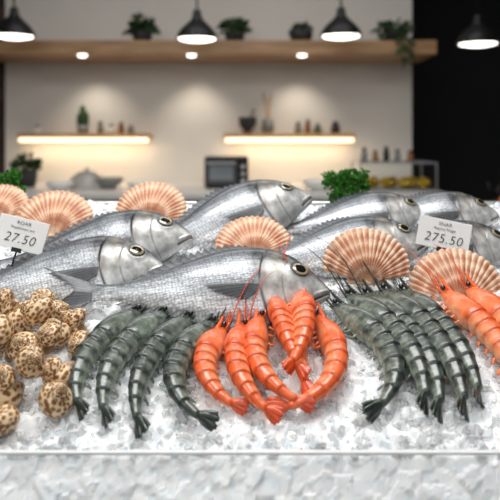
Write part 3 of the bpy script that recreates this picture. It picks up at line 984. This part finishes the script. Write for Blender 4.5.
bc=empty("kitchen_counter",(-.15,4.0,0))
pbox(bc,"worktop",-1.55,1.03,3.58,4.445,1.045,1.077,M_counter,.004)
pbox(bc,"cabinet_body",-1.53,1.01,3.62,4.445,0,1.045,simple("cabinet_grey",(.42,.41,.40),.5))
for i in range(4):
    x0=-1.52+i*.632
    pbox(bc,"cabinet_door",x0,x0+.622,3.605,3.62,.08,1.03,simple("cabinet_front",(.50,.49,.48),.5),.003)
tag(bc,"white topped kitchen counter along the lit wall","counter")
mw=empty("countertop_oven",(-.13,4.0,1.077))
M_og=simple("oven_grey",(.06,.06,.065),.35)
pbox(mw,"housing",-.255,-.01,3.92,4.2,1.085,1.255,M_black,.006)
pbox(mw,"door",-.245,-.075,3.908,3.922,1.10,1.235,M_og,.004)
pbox(mw,"door_window",-.225,-.095,3.904,3.909,1.125,1.205,simple("oven_window",(.22,.25,.28),.15))
pbox(mw,"handle",-.240,-.080,3.885,3.895,1.218,1.226,M_steel)
for zz in (1.20,1.16,1.12):
    v,f=lathe([(.0001,0),(.012,0),(.012,.012),(.0001,.012)],16)
    o=obj("knob",make_mesh("knob",v,f,M_steel),mw); o.rotation_euler=(pi/2,0,0); o.location=(.09,-.08,zz-1.077)
for dx in (-.24,-.03):
    pbox(mw,"foot",dx,dx+.02,3.94,4.16,1.077,1.086,M_black)
tag(mw,"black countertop oven with grey window on kitchen counter","oven")
pot_plant("potted_plant",-1.29,4.05,1.077,.060,.10,M_pot,[(100,0,0,.11,.06,.06,.07,.04,14)],"leafy green plant in dark pot on kitchen counter")
def bowl(x,y,r,h,mat,label,z=1.077):
    e=empty("bowl",(x,y,z))
    v,f=lathe([(.0001,0),(r*.45,0),(r*.5,.008),(r*.85,h*.5),(r,h),(r*.96,h),(r*.78,h*.5),(.0001,.02)],30)
    obj("bowl_body",make_mesh("bowl",v,f,mat),e); tag(e,label,"bowl","bowls on the kitchen counter")
bowl(-1.02,3.75,.075,.05,M_white,"white ceramic bowl on kitchen counter")
bowl(-.80,3.95,.09,.06,M_grey,"grey ceramic bowl on kitchen counter")
bowl(-.58,3.75,.08,.045,M_white,"white ceramic bowl on kitchen counter")
bowl(.14,3.75,.08,.04,M_white,"white ceramic bowl on kitchen counter")
bowl(.38,3.80,.10,.055,M_white,"wide white ceramic bowl on kitchen counter")
e=empty("glass_cloche",(-.92,3.95,1.077))
v,f=lathe([(.10,0),(.10,.03),(.085,.065),(.05,.092),(.012,.10),(.012,.115),(.0001,.118)],28); obj("dome",make_mesh("dome",v,f,simple("smoke_glass",(.55,.56,.56),.1,trans=.5)),e)
tag(e,"glass dome cover on kitchen counter","cloche")
gc=empty("glass_food_case",(.77,3.75,1.077))
x0,x1,y0,y1,z0,z1=.57,.97,3.62,3.95,1.077,1.235
pbox(gc,"base",x0,x1,y0,y1,z0,z0+.018,M_steel)
pbox(gc,"top_frame",x0,x1,y0,y1,z1-.008,z1,M_steel)
for px in (x0,x1-.008):
    for py in (y0,y1-.008): pbox(gc,"post",px,px+.008,py,py+.008,z0+.018,z1-.008,M_steel)
pbox(gc,"glass_pane",x0+.008,x1-.008,y0,y0+.003,z0+.018,z1-.008,M_glass)
tag(gc,"small glass food case with steel frame holding lemons","food case")
M_lemon=simple("lemon_peel",(.80,.50,.04),.45,noise_amt=.1,scale=60,bump=.2)
pl=[]
for i in range(13):
    f=i/12; pl.append((max(1e-4,.030*math.sin(pi*f)**.7),-.042+.084*f))
for i in range(7):
    me=make_mesh("lemon",*lathe(pl,20),M_lemon)
    o=obj("lemon",me); o.location=(.64+.05*i-.02,3.72+.07*(i%2),1.097+.028); o.rotation_euler=(pi/2,0,i*.2)
    tag(o,"ripe yellow lemon inside the glass food case","lemon","lemons in the glass case")
for i,(x,h) in enumerate(((.62,.075),(.68,.06),(.74,.08),(.80,.065),(.87,.06))):
    jar(x,1.235,.018,h,(M_grey,M_amber,M_pot)[i%3],M_black,"small spice jar on top of the glass food case",y=3.8)
sc_=empty("side_counter",(1.6,3.4,0))
pbox(sc_,"worktop",1.12,2.4,3.1,3.7,1.0,1.03,simple("dark_stone",(.05,.045,.04),.3),.004)
pbox(sc_,"cabinet_body",1.14,2.4,3.13,3.7,0,1.0,simple("dark_cabinet",(.03,.03,.03),.5))
tag(sc_,"dark side counter beside the kitchen wall","counter")
pn=empty("black_kettle",(1.16+.06,3.3,1.03))
v,f=lathe([(.0001,0),(.06,0),(.066,.03),(.055,.09),(.035,.12),(.012,.125),(.012,.14),(.0001,.143)],28); obj("body",make_mesh("kb",v,f,M_black),pn)
v,f=tube([(.04,0,.11),(.07,0,.15),(.02,0,.19),(-.04,0,.17),(-.045,0,.11)],[.006]*5,8); obj("handle",make_mesh("kh",v,f,M_black),pn)
v,f=tube([(-.05,0,.05),(-.09,0,.09),(-.10,0,.12)],[.014,.009,.006],8); obj("spout",make_mesh("ks",v,f,M_black),pn)
tag(pn,"black kettle standing on the dark side counter","kettle")
M_or=simple("orange_peel",(.75,.22,.03),.5)
for i in range(4):
    o=obj("orange",make_mesh("orange",*sphere_geo((0,0,0),.035),M_or)); o.location=(1.16+.075*(i%4),3.17,1.065)
    tag(o,"ripe orange on the dark side counter","orange","oranges on the side counter")

# ------------------------------------------------------------------ lights
def area(name,loc,rot,sx,sy,e,col=(1,1,1)):
    l=bpy.data.lights.new(name,'AREA'); l.shape='RECTANGLE'; l.size=sx; l.size_y=sy; l.energy=e; l.color=col
    o=bpy.data.objects.new(name,l); link(o); o.location=loc; o.rotation_euler=rot; return o
area("unseen_area_light",(0,1.20,2.7),(0,0,0),1.3,.6,30,(1,.99,.97))
area("unseen_area_light",(-1.2,.3,2.6),(math.radians(18),math.radians(-25),0),.6,.6,12,(1,.99,.96))
area("unseen_area_light",(0,-1.6,2.3),(math.radians(68),0,0),3,1.0,25,(.98,.99,1))  # fill light added behind the camera to brighten the counter, not a ceiling fixture
area("unseen_area_light",(0,3.1,2.95),(0,0,0),2.4,.6,16,(1,.97,.92))
w=bpy.data.worlds.new("world"); scene.world=w; w.use_nodes=True
w.node_tree.nodes["Background"].inputs[0].default_value=(.8,.85,.9,1); w.node_tree.nodes["Background"].inputs[1].default_value=.25
